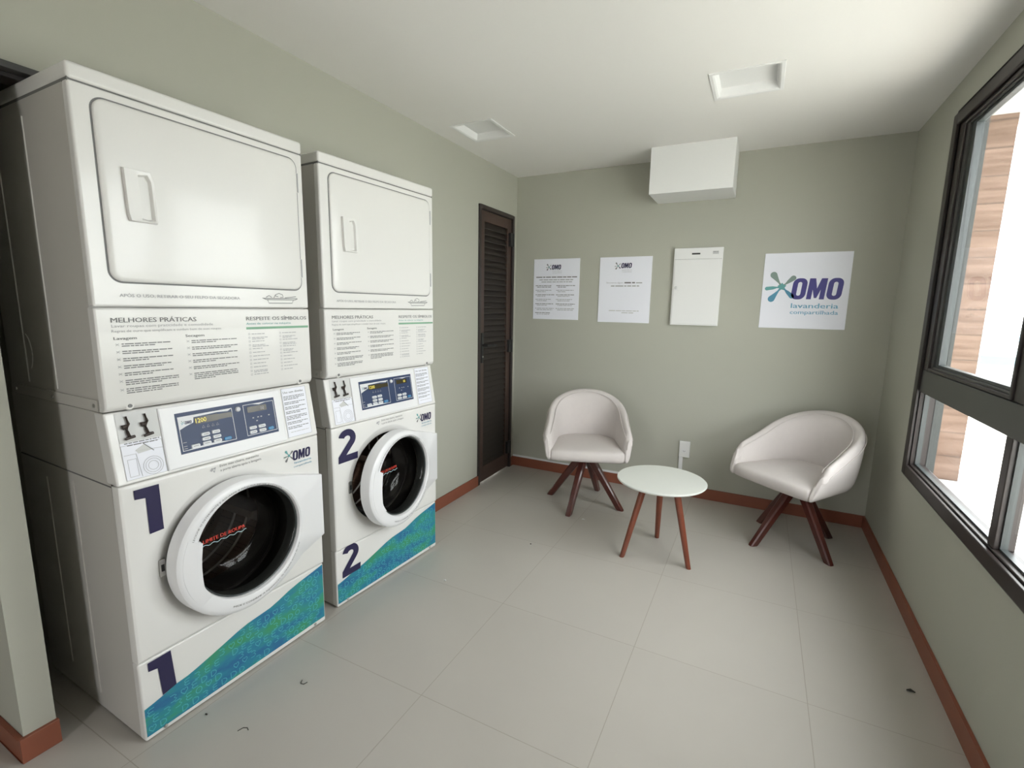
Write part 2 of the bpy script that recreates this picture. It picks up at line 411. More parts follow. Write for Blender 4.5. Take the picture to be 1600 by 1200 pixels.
DY0, DY1, DZ = 2.91, 3.447, 2.045
NZ = 1.937; NY1 = 2.12
slab('wall_left', [(.446, NZ, NY1, H), (NY1, 0, DY0, H), (DY0, DZ, DY1, H), (DY1, 0, 3.5, H)], lambda a, b, t: (-t, a, b), 'wall', .1, label='sage green wall behind the stacked machines')
slab('wall_back', [(-.1, 0, 2.6, H)], lambda a, b, t: (a, D+t, b), 'wall', .1, label='sage green end wall with notices')
slab('wall_right', [(-1.8, 0, WY0, H), (WY1, 0, 3.5, H), (WY0, 0, WY1, WZ0), (WY0, WZ1, WY1, H)], lambda a, b, t: (W+t, a, b), 'wall', .1, label='sage green wall around the window')
slab('wall_niche', [(-1.6, 0, 0, H)], lambda a, b, t: (a, .372+t, b), 'wall', .074, label='sage green wall end left of the first washer')
b = MB().box(-.72, .446, 0, -.62, NY1+.1, 2.2, 'wall').box(-.62, NY1, 0, -.1, NY1+.1, 2.2, 'wall').box(-.62, .446, 2.12, -.1, NY1, 2.2, 'wall')
tag(b.build('wall_recess', smooth=0), 'inner walls of the machine recess', kind='structure')
slab('wall_rear', [(-1.6, 0, RX0, H), (RX1, 0, 2.6, H), (RX0, RZ1, RX1, H)], lambda a, b, t: (a, -1.8-t, b), 'wall', .1)  # opening left for the added fill-light doorway
slab('wall_side', [(-1.8, 0, .372, H)], lambda a, b, t: (-1.6-t, a, b), 'wall', .1)

bh, bt = .078, .012
def base(name, boxes):
    b = MB()
    for q in boxes: b.box(*q, 'skirt')
    tag(b.build(name, bevel=.002, seg=2), 'low red-brown skirting board', kind='structure')
base('baseboard_left', [(0, NY1, 0, bt, DY0, bh), (0, DY1, 0, bt, D, bh)])
base('baseboard_back', [(bt, D-bt, 0, W-bt, D, bh)])
base('baseboard_right', [(W-bt, -1.8, 0, W, D, bh)])
base('baseboard_niche', [(0, .372-bt, 0, bt, .446+.004, bh), (-1.6, .372-bt, 0, 0, .372, bh)])
b = MB().box(-.03, .446, NZ-.004, .006, NY1, NZ+.014, 'bronze2').box(-.10, .446, NZ-.016, -.03, NY1, NZ, 'bronze')
tag(b.build('trim_1', bevel=.002), 'dark metal track over the machine recess', kind='structure')

# ------------------------------------------------------------ window
def ring(b, x0, x1, y0, y1, z0, z1, t, m, tn=None, tz=None):
    tn = t if tn is None else tn; tz = t if tz is None else tz
    b.box(x0, y0, z0, x1, y0+tn, z1, m).box(x0, y1-t, z0, x1, y1, z1, m).box(x0, y0+tn, z0, x1, y1-t, z0+tz, m).box(x0, y0+tn, z1-tz, x1, y1-t, z1, m)
win = empty('window_1', (W, 1.4, WZ0)); tag(win, 'dark bronze framed window in the right wall', kind='structure')
off = Vector((-W, -1.4, -WZ0))
def wb(b, name, parent=win, **k):
    b.v = [(x-W, y-1.4, z-WZ0) for x, y, z in b.v]
    return b.build(name, parent, **k)
b = MB(); ring(b, W-.014, W, WY0-.012, WY1+.015, WZ0-.014, WZ1+.015, .052, 'bronze'); wb(b, 'window_casing', bevel=.004)
b = MB(); ring(b, W+.001, W+.06, WY0, WY1, WZ0, WZ1, .044, 'bronze')
TZ0, TZ1 = .985, 1.088
NP = 2; pw = (WY1-.044-(WY0+.044))/NP
mull = [WY1-.044-pw*i for i in range(1, NP)]
b.box(W-.004, WY0+.044, TZ0, W+.06, WY1-.044, TZ1, 'bronze2')
for y in mull: b.box(W+.004, y-.022, WZ0+.044, W+.055, y+.022, TZ0, 'bronze').box(W+.004, y-.022, TZ1, W+.055, y+.022, WZ1-.044, 'bronze')
fr_ = wb(b, 'window_frame', bevel=.003)
edges = [WY1-.044]+mull+[WY0+.044]
for i in range(NP):
    y1 = edges[i]-(.022 if i else 0); y0 = edges[i+1]+(.022 if i < NP-1 else 0)
    za, zb_ = TZ1+.002, WZ1-.044
    b = MB(); ring(b, W-.002, W+.045, y0, y1, za, zb_, .062, 'bronze', .014, .012)
    ring(b, W+.006, W+.045, y0+.014, y1-.062, za+.012, zb_-.012, .036, 'bronze2', .008, .010); wb(b, 'window_sash', bevel=.003)
    b = MB(); ring(b, W+.013, W+.040, y0+.022, y1-.098, za+.022, zb_-.022, .045, 'alu', .008, .012); wb(b, 'glazing_bead', bevel=.003)
    b = MB().box(W+.024, y0+.028, za+.030, W+.028, y1-.14, zb_-.030, 'glass'); wb(b, 'pane', smooth=0)
    b = MB().box(W+.026, y0, WZ0+.044, W+.030, y1, TZ0, 'glass'); wb(b, 'pane', smooth=0)
    b = MB(); ring(b, W+.018, W+.036, y0, y1, WZ0+.044, TZ0, .007, 'alu'); wb(b, 'glazing_bead', smooth=0)

b = MB(); ring(b, W+.062, W+.103, WY0-.004, WY1+.001, WZ0-.004, WZ1+.004, .006, 'extgrey'); tag(b.build('trim_2', smooth=0), 'grey outer lining of the window opening', kind='structure')

# ------------------------------------------------------------ louvred door in the left wall
door = empty('door_1', (0, DY0, 0)); tag(door, 'narrow dark brown louvred metal door', kind='structure')
def db(b, name, parent=door, **k):
    b.v = [(x, y-DY0, z) for x, y, z in b.v]; return b.build(name, parent, **k)
b = MB().box(-.10, DY0, 0, .012, DY0+.028, DZ, 'bronze').box(-.10, DY1-.028, 0, .012, DY1, DZ, 'bronze').box(-.10, DY0+.028, DZ-.028, .012, DY1-.028, DZ, 'bronze')
db(b, 'door_frame', bevel=.003)
b = MB(); lx0, lx1 = -.036, -.004; y0, y1 = DY0+.030, DY1-.030
b.box(lx0, y0, .008, lx1, y0+.062, DZ-.031, 'brown').box(lx0, y1-.062, .008, lx1, y1, DZ-.031, 'brown')
b.box(lx0, y0+.062, .008, lx1, y1-.062, .125, 'brown').box(lx0, y0+.062, DZ-.105, lx1, y1-.062, DZ-.031, 'brown')
leaf = db(b, 'door_leaf', bevel=.002)
b = MB(); z = .128
b.box(lx0+.002, y0+.062, .125, lx0+.005, y1-.062, DZ-.105, 'browndk')
while z < DZ-.115:
    b.add([(lx1-.004, y0+.062, z), (lx1-.004, y1-.062, z), (lx0+.008, y1-.062, z+.046), (lx0+.008, y0+.062, z+.046),
           (lx1-.004, y0+.062, z+.005), (lx1-.004, y1-.062, z+.005), (lx0+.008, y1-.062, z+.051), (lx0+.008, y0+.062, z+.051)],
          [(0, 1, 2, 3), (4, 7, 6, 5), (0, 4, 5, 1), (1, 5, 6, 2), (2, 6, 7, 3), (3, 7, 4, 0)], 'browndk')
    z += .043
db(b, 'louvre_panel', smooth=0)
b = MB().box(-.004, DY0+.050, .93, .004, DY0+.078, 1.15, 'black').tube([(.0, DY0+.064, 1.06), (.048, DY0+.064, 1.06), (.052, DY0+.075, 1.06), (.052, DY0+.175, 1.058)], .009, 'black').tube([(0, DY0+.064, .975), (.009, DY0+.064, .975)], .008, 'steel')
db(b, 'door_handle', bevel=.001)
for z in (1.86, 1.03, .18):
    b = MB().box(-.004, DY1-.075, z-.05, .016, DY1-.024, z+.05, 'black').tube([(.018, DY1-.032, z-.052), (.018, DY1-.032, z+.052)], .007, 'black'); db(b, 'door_hinge', bevel=.001)

# ------------------------------------------------------------ washing machines
MW = .678
CA, CZ = .322, .525
wave_pts = [(0.004, .113), (.03, .118), (.056, .124), (.098, .136), (.130, .139), (.156, .145), (.203, .158), (.25, .172), (.3, .187), (.34, .196), (.38, .200), (.43, .205), (.466, .215), (.51, .230), (.556, .241), (.62, .252), (.672, .262)]
def wave_top(a):
    for (x0, y0), (x1, y1) in zip(wave_pts, wave_pts[1:]):
        if x0 <= a <= x1: return y0+(y1-y0)*(a-x0)/(x1-x0)
    return .1

def stroke_glyph(kind, s):
    if kind == 0: return [[(.5*s+.42*s*math.cos(R(t)), .5*s+.45*s*math.sin(R(t))) for t in range(0, 361, 30)]]
    if kind == 1: return [[(.1*s, .05*s), (.1*s, .95*s), (.45*s, .95*s), (.8*s, .75*s), (.88*s, .5*s), (.8*s, .25*s), (.45*s, .05*s), (.1*s, .05*s)]]
    if kind == 2: return [[(.1*s, .95*s), (.6*s, .95*s), (.85*s, .75*s), (.55*s, .52*s), (.85*s, .28*s), (.6*s, .05*s), (.1*s, .05*s)]]
    if kind == 3: return [[(.85*s, .95*s), (.3*s, .95*s), (.12*s, .72*s), (.3*s, .52*s), (.75*s, .52*s)], [(.3*s, .52*s), (.12*s, .28*s), (.3*s, .05*s), (.85*s, .05*s)]]
    return [[(.5*s, .1*s), (.1*s, .55*s), (.15*s, .85*s), (.38*s, .9*s), (.5*s, .72*s), (.62*s, .9*s), (.85*s, .85*s), (.9*s, .55*s), (.5*s, .1*s)]]

def number_graphic(g, n, low):
    if n == 1:
        if low: q = [(.025, .229), (.025, .257), (.089, .259), (.096, .136), (.056, .126), (.050, .224)]
        else: q = [(.036, .775), (.036, .803), (.101, .803), (.103, .661), (.065, .659), (.064, .772)]
        g.poly(q[:1]+q[1:], 'navy', 4)
    else:
        ox, oz, k = (0, 0, 1) if not low else (.001, -.532, .985)
        f = lambda x, y: (ox+x*k, oz+(y)*1.0)
        O = []; I = []
        c = (.080, .765)
        for i in range(15):
            t = R(165-205*i/14); O.append((c[0]+.047*math.cos(t), c[1]+.042*math.sin(t))); I.append((c[0]+.017*math.cos(t), c[1]+.013*math.sin(t)))
        pts = [f(*p) for p in O]; ins = [f(*p) for p in I]; n_ = len(pts)
        g.items.append((pts+ins, [[i, i+1, n_+i+1, n_+i] for i in range(n_-1)], 'navy', 4))
        d = [O[-1], (.071, .692), (.032, .688), (.030, .690), I[-1]]
        g.poly([f(*p) for p in d], 'navy', 4.2)
        g.poly([f(*p) for p in [(.030, .662), (.134, .664), (.136, .695), (.050, .692), (.031, .691)]], 'navy', 4.4)

def washing_machine(n, loc, rot, ang, label):
    t = empty('washing_machine', loc, rot)
    tag(t, label, 'washing machine', 'front-load washing machines')
    # local axes: x along the front, y into the machine, z up; the front is y = 0
    b = MB()
    y0, y1, z0, z1, hx = .030, .663, .007, 1.030, .0015
    b.add([(hx, y0, z0), (MW-hx, y0, z0), (MW-hx, y1, z0), (hx, y1, z0), (hx, y0, z1), (MW-hx, y0+.012, z1), (MW-hx, y1, z1), (hx, y1, z1)],
          [(0, 3, 2, 1), (4, 5, 6, 7), (1, 2, 6, 5), (2, 3, 7, 6), (3, 0, 4, 7)], 'enamel_shaded')
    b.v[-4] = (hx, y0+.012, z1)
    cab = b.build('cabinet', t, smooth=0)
    # pressed ribs and joint line on both sides
    for sx in (0, MW):
        e = .0018 if sx == 0 else -.0018
        b = MB()
        for yy, za, zb in ((.28, .06, .79), (.47, .10, .77)):
            b.tube([(sx+e*.6, yy, za), (sx+e*.6, yy, zb)], .0022, 'enamel_shaded', 6)
        b.tube([(sx+e*.8, .035, .817), (sx+e*.8, y1-.01, .822)], .0022, 'seam', 6)
        b.build('pressed_rib', t)
    for fx, fy in ((.06, .08), (MW-.06, .08), (.06, .60), (MW-.06, .60)):
        MB().lathe([(.018, 0), (.020, .003), (.012, .006), (.010, .010)], (fx, fy, 0), n=16, m='rubber', cap0=True, cap1=True).build('foot', t)
    # lower front panel
    b = MB().box(0, .006, .004, MW, .040, .2665, 'enamel'); o = b.build('lower_panel', t, bevel=.007)
    g = G(); g.poly([(0.004, .019), (.672, .025)]+[p for p in reversed(wave_pts)], 'wave', 1)
    rs = random.Random(n*5)
    for row in range(9):
        zz = .026+row*.0275
        aa = .008+(row % 2)*.012
        while aa < .645:
            s = rs.uniform(.021, .026)
            if zz+s < min(wave_top(aa), wave_top(min(aa+s, .67)))-.002 and rs.random() < .9:
                for ln in stroke_glyph(rs.randrange(5), s): g.line([(aa+x, zz+y) for x, y in ln], .0021, 'wavelight', 2)
            aa += .032
    g.build('printed_wave_decal', o, lambda u, v, k: (u, .006-k, v), base=.0003); g = G()
    number_graphic(g, n, True)
    g.build('printed_number', o, lambda u, v, k: (u, .006-k, v), base=.0003)
    for sxx in (.055, MW-.055):
        MB().lathe([(.0055, .0058), (.006, .003), (.003, .0018)], (sxx, 0, .0175), 'y', 14, 'steel', cap1=True).build('screw', t)
    # main front panel, one skin: rectangle -> dished circle -> port
    NA = 96; angs = [2*math.pi*i/NA for i in range(NA)]
    zb, zt = .2695, .8215
    for q in ((0, zb), (MW, zb), (MW, zt), (0, zt)):
        a = math.atan2(q[1]-CZ, q[0]-CA) % (2*math.pi); k = min(range(NA), key=lambda i: abs(angs[i]-a)); angs[k] = a
    def rect_ring(ins, y):
        P = [(ins, zb+ins), (MW-ins, zb+ins), (MW-ins, zt-ins), (ins, zt-ins)]
        return [(CA+ray_poly((CA, CZ), a, P)*math.cos(a), y, CZ+ray_poly((CA, CZ), a, P)*math.sin(a)) for a in angs]
    def circ_ring(r, y): return [(CA+r*math.cos(a), y, CZ+r*math.sin(a)) for a in angs]
    b = MB()
    b.loft([rect_ring(0, .034), rect_ring(0, .008), rect_ring(.002, .0035), rect_ring(.007, .0005), rect_ring(.010, 0),
            circ_ring(.2505, 0), circ_ring(.247, .0006), circ_ring(.238, .005), circ_ring(.228, .0085), circ_ring(.219, .010), circ_ring(.2145, .0125), circ_ring(.213, .020)], 'enamel')
    fp = b.build('front_panel', t, smooth=30)
    b = MB(); b.lathe([(.2125, .012), (.2125, .075), (.205, .082), (.198, .080), (.195, .066), (.190, .064), (.186, .080), (.186, .16), (.205, .18)], (CA, 0, CZ), 'y', 72, 'rubber')
    b.build('door_seal', t)
    b = MB(); b.lathe([(.186, .165), (.262, .185), (.262, .50), (.235, .505), (.225, .50), (.205, .515), (.19, .505), (.16, .515), (.145, .505), (.11, .51), (.075, .50), (.07, .49), (.0, .49)], (CA, 0, CZ), 'y', 72, 'drum')
    for k in range(3):
        a = R(90+120*k+20); ca, sa = math.cos(a), math.sin(a); wv = (-sa, ca)
        P = [(CA+ca*.262+wv[0]*s_*.045, CZ+sa*.262+wv[1]*s_*.045) for s_ in (-1, 1)]; Q = [(CA+ca*.20+wv[0]*s_*.014, CZ+sa*.20+wv[1]*s_*.014) for s_ in (-1, 1)]
        b.add([(P[0][0], .19, P[0][1]), (P[1][0], .19, P[1][1]), (P[1][0], .50, P[1][1]), (P[0][0], .50, P[0][1]), (Q[0][0], .22, Q[0][1]), (Q[1][0], .22, Q[1][1]), (Q[1][0], .48, Q[1][1]), (Q[0][0], .48, Q[0][1])],
              [(4, 5, 6, 7), (0, 1, 5, 4), (1, 2, 6, 5), (2, 3, 7, 6), (3, 0, 4, 7)], 'steel')
    for hh in (.25, .33, .41): b.lathe([(.260, hh-.006), (.254, hh), (.260, hh+.006)], (CA, 0, CZ), 'y', 72, 'steel')
    b.build('drum', t)
    MB().box(.080, -.0015, .512, .098, .010, .566, 'steel').box(.085, -.0025, .528, .094, .0, .550, 'black').build('door_latch', t, bevel=.001)
    # front print
    g = G()
    number_graphic(g, n, False)
    g.build('printed_number', fp, lambda u, v, k: (u, -k, v), base=.0002); g = G()
    lx, lz, lh = .556, .7465, .0375
    omo_letters(g, lx, lz, lh, 'navy', 2); splash(g, lx-.014, lz+.024, lh*.86, 2, ('teal', 'greyp', 'sage', 'greyp', 'greyp'))
    g.text('lavanderia', .564, .7325, .0075, 'tealblue', u1=.640, bold=.01); g.text('compartilhada', .560, .7185, .0065, 'tealblue', u1=.641)
    g.build('printed_logo', fp, lambda u, v, k: (u, -k, v), base=.0002); g = G()
    g.text('Evite mau cheiro, mantenha', .283, .8015, .0085, 'greyp', u1=.421); g.text('a porta aberta após a lavagem.', .284, .7865, .0085, 'greyp', u1=.431)
    for q in ([(.250, .798), (.258, .806), (.262, .800), (.256, .793)], [(.258, .802), (.270, .806), (.268, .797)], [(.259, .796), (.268, .795), (.264, .787)]): g.poly(q, 'greyl', 2)
    g.build('printed_lettering', fp, lambda u, v, k: (u, -k, v), base=.0002)

    # slanted control panel: u along the front, v = height
    zc0, zc1, sl = .8235, 1.029, .034
    def cp(u, v, k=0):
        q = (v-zc0)/(zc1-zc0); return (u, q*sl-k*.986, v+k*-.163*-1)
    b = MB()
    def crect(ins, k): return [cp(ins, zc0+ins, k), cp(MW-ins, zc0+ins, k), cp(MW-ins, zc1-ins, k), cp(ins, zc1-ins, k)]
    b.loft([[(0, .06, zc0), (MW, .06, zc0), (MW, .09, zc1), (0, .09, zc1)], crect(0, 0)], 'enamel', cap0=True, cap1=True)
    cpo = b.build('control_panel', t, bevel=.006)
    b = MB(); P = [(.131, .832), (.537, .832), (.537, 1.022), (.131, 1.022)]
    def pr(ins, k): return [cp(P[0][0]+ins, P[0][1]+ins, k), cp(P[1][0]-ins, P[1][1]+ins, k), cp(P[2][0]-ins, P[2][1]-ins, k), cp(P[3][0]+ins, P[3][1]-ins, k)]
    b.loft([pr(0, -.004), pr(0, .0035), pr(.003, .006)], 'plastic', cap1=True)
    b.build('fascia', cpo, bevel=.0015)
    g = G()
    g.rect(.172, .872, .508, .998, 'panelblue', 1)
    g.frame(.178, .880, .349, .986, .0016, 'btnwhite', 3); g.frame(.388, .881, .503, .988, .0016, 'btnwhite', 3)
    g.poly([(.179, .985), (.348, .985), (.335, .978), (.30, .981), (.225, .978), (.222, .962), (.200, .955), (.179, .946)], 'btnwhite', 2)
    g.poly([(.190, .881), (.215, .884), (.262, .887), (.300, .884), (.330, .881)], 'btnwhite', 2)
    g.poly([(.420, .987), (.475, .987), (.448, .982)], 'btnwhite', 2)
    omo_letters(g, .197, .961, .0095, 'navy', 3); splash(g, .192, .967, .009, 3)
    g.rect(.226, .955, .300, .976, 'lcd', 4); g.rect(.300, .957, .346, .974, 'lcd', 2)
    g.rect(.402, .959, .474, .979, 'lcd', 4)
    g.text('1200', .229, .959, .0135, 'amber', u1=.262, layer=5); g.text('00', .450, .963, .0115, 'amber' if n == 2 else 'greyl', u1=.464, layer=5)
    for k in range(4): g.line([(.246+k*.015, .940), (.250+k*.015, .948), (.254+k*.015, .940), (.246+k*.015, .940)], .0012, 'greyl', 3)
    for (u, v) in ((.416, .937), (.434, .937), (.446, .937), (.476, .937), (.428, .925)): g.rect(u, v, u+.006, v+.004, 'greyl', 3)
    for v in (.905, .893, .882+.004): g.rect(.182, v, .193, v+.0018, 'greyl', 3)
    g.build('display_print', cpo, cp, base=.0062)
    def button(u, v, wd, ht, m):
        b = MB()
        q = [cp(x, y, .0066) for x, y in rrpts(u-wd/2, v-ht/2, u+wd/2, v+ht/2, ht*.3, 3)]; q2 = [cp(x, y, .0102) for x, y in rrpts(u-wd/2+.001, v-ht/2+.001, u+wd/2-.001, v+ht/2-.001, ht*.25, 3)]
        b.loft([q, q2], m, cap1=True)
        for dv in (.001,): b.add([cp(u-wd*.3, v-.0008, .0104), cp(u+wd*.3, v-.0008, .0104), cp(u+wd*.3, v+.0008, .0104), cp(u-wd*.3, v+.0008, .0104)], [(0, 1, 2, 3)], 'greyp')
        b.build('button', cpo)
    for (u, v) in ((.252, .919), (.285, .920), (.252, .9045), (.286, .9045), (.252, .890), (.286, .890), (.217, .889), (.412, .906), (.446, .906), (.411, .891), (.446, .891)): button(u, v, .027, .0115, 'btnwhite')
    button(.320, .890, .024, .0105, 'btnblue'); button(.479, .891, .021, .0105, 'btnblue')
    q = MB(); c = Vector(cp(.369, .978, .0064)); nrm = Vector((0, -.986, .163))
    rings = []
    for r_, k in ((.0085, 0), (.0085, .004), (.006, .007), (.0001, .008)):
        rings.append([c+nrm*k+Vector((r_*math.cos(2*math.pi*j/20), r_*math.sin(2*math.pi*j/20)*.163, r_*math.sin(2*math.pi*j/20)*.986)) for j in range(20)])
    q.loft(rings, 'btnwhite'); q.build('round_button', cpo)
    # right hand notice, coin sticker, drawing of how to load
    g = G(); g.rect(.546, .838, .652, 1.022, 'paper', 1); g.frame(.546, .838, .652, 1.022, .0012, 'greyl', 2)
    g.text('Uso sem dúvidas', .553, 1.003, .008, 'greyp', u1=.640, bold=.01)
    v = .990
    for blk in (3, 2, 2, 2, 3, 2, 2):
        for k in range(blk): g.words(.552, .642, v, .0042, 'greyp', fill=1 if k < blk-1 else .7); v -= .0056
        v -= .0062
    g.words(.560, .640, .855, .004, 'greyt')
    g.build('paper_notice', cpo, cp, base=.0006)
    g = G(); g.rect(.024, .941, .129, 1.025, 'stick', 1); g.rect(.024, .834, .129, .940, 'paper', 1); g.frame(.024, .834, .129, .933, .001, 'greyl', 2)
    g.words(.034, .124, .9365, .0042, 'greyp'); g.words(.040, .118, .9300, .0042, 'greyp', layer=3)
    g.line([(.028, .905), (.058, .905), (.058, .913), (.128, .908)], .001, 'greyl'); g.frame(.034, .842, .057, .892, .001, 'greyl')
    g.line([(.058, .905), (.064, .838)], .0014, 'greyl'); g.poly([(.058, .915), (.082, .928), (.102, .908), (.064, .904)], 'stick', 2); g.line([(.080, .930), (.104, .904)], .002, 'greyp', 3)
    for r_ in (.026, .020, .013): g.line([(.096+r_*math.cos(R(a)), .862+r_*math.sin(R(a))) for a in range(0, 361, 20)], .0011, 'greyl', 3)
    st = g.build('picture_sticker', cpo, cp, base=.0006)
    b = MB()
    for dx in (0, .047):
        for (p, r_) in (([(.048, 1.014), (.052, .992), (.044, .984), (.046, .970), (.050, .952)], [.0028, .0035, .0060, .0040, .0038]), ([(.036, .984), (.046, .986)], [.0075, .0055]), ([(.038, .951), (.062, .955)], .0042)):
            b.tube([cp(u+dx, v, .006) for u, v in p], r_, 'coinbrown', 8)
    b.build('coin_lever', cpo)

    # door on its right-hand hinge, drawn closed then swung by ang
    px, py = .605, -.006
    d = empty('door_pivot', (0, 0, 0))
    bpy.data.objects.remove(d)
    co, so = CA, CZ
    pts = [(CA+.2300*math.cos(R(3*i)), CZ+.2300*math.sin(R(3*i))) for i in range(120)]
    A = [2*math.pi*i/120 for i in range(120)]
    for q in ((MW-.003, .405), (MW-.003, .660)):
        a = math.atan2(q[1]-CZ, q[0]-CA) % (2*math.pi); k = min(range(120), key=lambda i: abs(A[i]-a)); A[k] = a
    for q in (153, 219):
        k = min(range(119), key=lambda i: abs(A[i]-R(q))); A[k] = R(q)-.002; A[k+1] = R(q)+.002
    # convex hull of circle + two wing corners
    allp = sorted(pts+[(MW-.003, .405), (MW-.003, .660)])
    def half(ps):
        h = []
        for p in ps:
            while len(h) > 1 and (h[-1][0]-h[-2][0])*(p[1]-h[-2][1])-(h[-1][1]-h[-2][1])*(p[0]-h[-2][0]) <= 0: h.pop()
            h.append(p)
        return h
    hull = half(allp)[:-1]+half(allp[::-1])[:-1]
    gc = (CA+.017, CZ+.008); GR = .188
    def rin(a, extra=0):
        # distance from (CA,CZ) to the glass circle, cut by a chord on the handle side
        dx, dy = math.cos(a), math.sin(a); ox, oy = CA-gc[0], CZ-gc[1]; bb = ox*dx+oy*dy; r_ = -bb+math.sqrt(bb*bb-(ox*ox+oy*oy)+(GR+extra)**2)
        if R(153) < a < R(219):
            ch = (CA-(.172+.010*math.cos((a-R(187))/R(35)*1.5)*-1+.002)-extra)/max(.2, -dx); r_ = min(r_, ch)
        return r_
    rings = []
    def hr(a): return ray_poly((CA, CZ), a, hull)
    def pol(fr, y): return [(CA+fr(a)*math.cos(a), y(a) if callable(y) else y, CZ+fr(a)*math.sin(a)) for a in A]
    crest = lambda a: -.052-.003*math.cos(a*2)
    def ext(a): return max(0, hr(a)-.2305)
    E = lambda a: min(1, ext(a)/.06)
    rings = [pol(lambda a: hr(a)-.006, .004), pol(lambda a: hr(a), lambda a: -.002), pol(lambda a: hr(a), lambda a: -.044+.034*E(a)),
             pol(lambda a: hr(a)-.0025, lambda a: -.050+.032*E(a)), pol(lambda a: hr(a)-.008-.3*ext(a), lambda a: -.0545+.025*E(a)), pol(lambda a: .214+.10*ext(a), lambda a: -.0575+.004*E(a)),
             pol(lambda a: (.214+rin(a))/2+.004, -.0585), pol(lambda a: rin(a)+.009, -.0580), pol(lambda a: rin(a)+.0035, -.0555), pol(lambda a: rin(a)+.001, -.051), pol(lambda a: rin(a), -.036), pol(lambda a: rin(a)-.001, -.012), pol(lambda a: rin(a)+.01, .004)]
    def dmb(bm_):
        bm_.v = [(x-px, y-py, z) for x, y, z in bm_.v]; return bm_
    b = MB().loft(rings, 'plastic')
    dr = dmb(b).build('door', t, smooth=28, loc=(px, py, 0), rz=ang)
    # rim ring, glass bowl
    b = MB().lathe([(.188, -.040), (.187, -.044), (.183, -.042), (.181, -.030), (.181, .004), (.188, .006)], (gc[0], 0, gc[1]), 'y', 72, 'alu'); dmb(b).build('glass_rim', dr)
    b = MB().lathe([(.182, -.038), (.177, -.030), (.172, .0), (.160, .06), (.140, .085), (.110, .096), (.0, .100)], (gc[0], 0, gc[1]), 'y', 72, 'bowl'); dmb(b).build('glass_bowl', dr)
    # handle pad closing the chord on the left
    b = MB(); hr_ = [R(153.5+65*i/16) for i in range(17)]
    def hp(rf, y): return [(CA+rf(a)*math.cos(a), y, CZ+rf(a)*math.sin(a)) for a in hr_]
    o1 = hp(lambda a: .213, -.0585); i1 = hp(lambda a: rin(a)+.004, -.0665); o0 = hp(lambda a: .213, -.050); i0 = hp(lambda a: rin(a)+.004, -.050)
    b.loft([o0+i0[::-1], o1+i1[::-1]], 'plastic', cap1=False); nn = 17
    b.add(o1+i1, [[i, i+1, nn+i+1, nn+i] for i in range(nn-1)], 'plastic')
    dmb(b).build('door_handle', dr, smooth=30)
    g = G()
    g.arc('SELECIONE O DETERGENTE E AGUARDE A MÁQUINA INICIAR A LAVAGEM', CA+.006, CZ+.002, .2005, R(158), R(50), .0055, 'greyp')
    g.build('ring_lettering', dr, lambda u, v, k: (u-px, -.0590-py-k, v)); g = G()
    g.arc('INICIE E CONFIRME A higienização da máquina antes de usar', CA+.006, CZ+.002, .2085, R(-112), R(-22), .0058, 'greyp', inward=True)
    g.build('ring_lettering', dr, lambda u, v, k: (u-px, -.0590-py-k, v))
    g = G(); g.text('LIMITE DE ROUPA', .208, .563, .0125, 'red', u1=.352, bold=.02)
    g.line([(.206+.006*i, .5545+.0028*math.sin(i*1.35)) for i in range(26)], .0022, 'bluepale')
    g.build('limit_lettering', dr, lambda u, v, k: (u-px, .004-py-k, v))
    # slanted bar under the display printing on the bowl: metal hinge behind the ring
    for zz in (.46, .58):
        b = MB().box(.585, -.004, zz, .63, .012, zz+.04, 'steel'); dmb(b).build('hinge', dr, bevel=.002)
    return t

W1 = (.254, .563, 0), R(90)-.018
W2 = (.249, 1.324, 0), R(90)-.06+.0
washing_machine(1, *W1, R(1.2), 'white front-load washer with a navy 1 on its front, nearest the camera')
washing_machine(2, *W2, R(6.0), 'white front-load washer with a navy 2 on its front and its round door ajar')

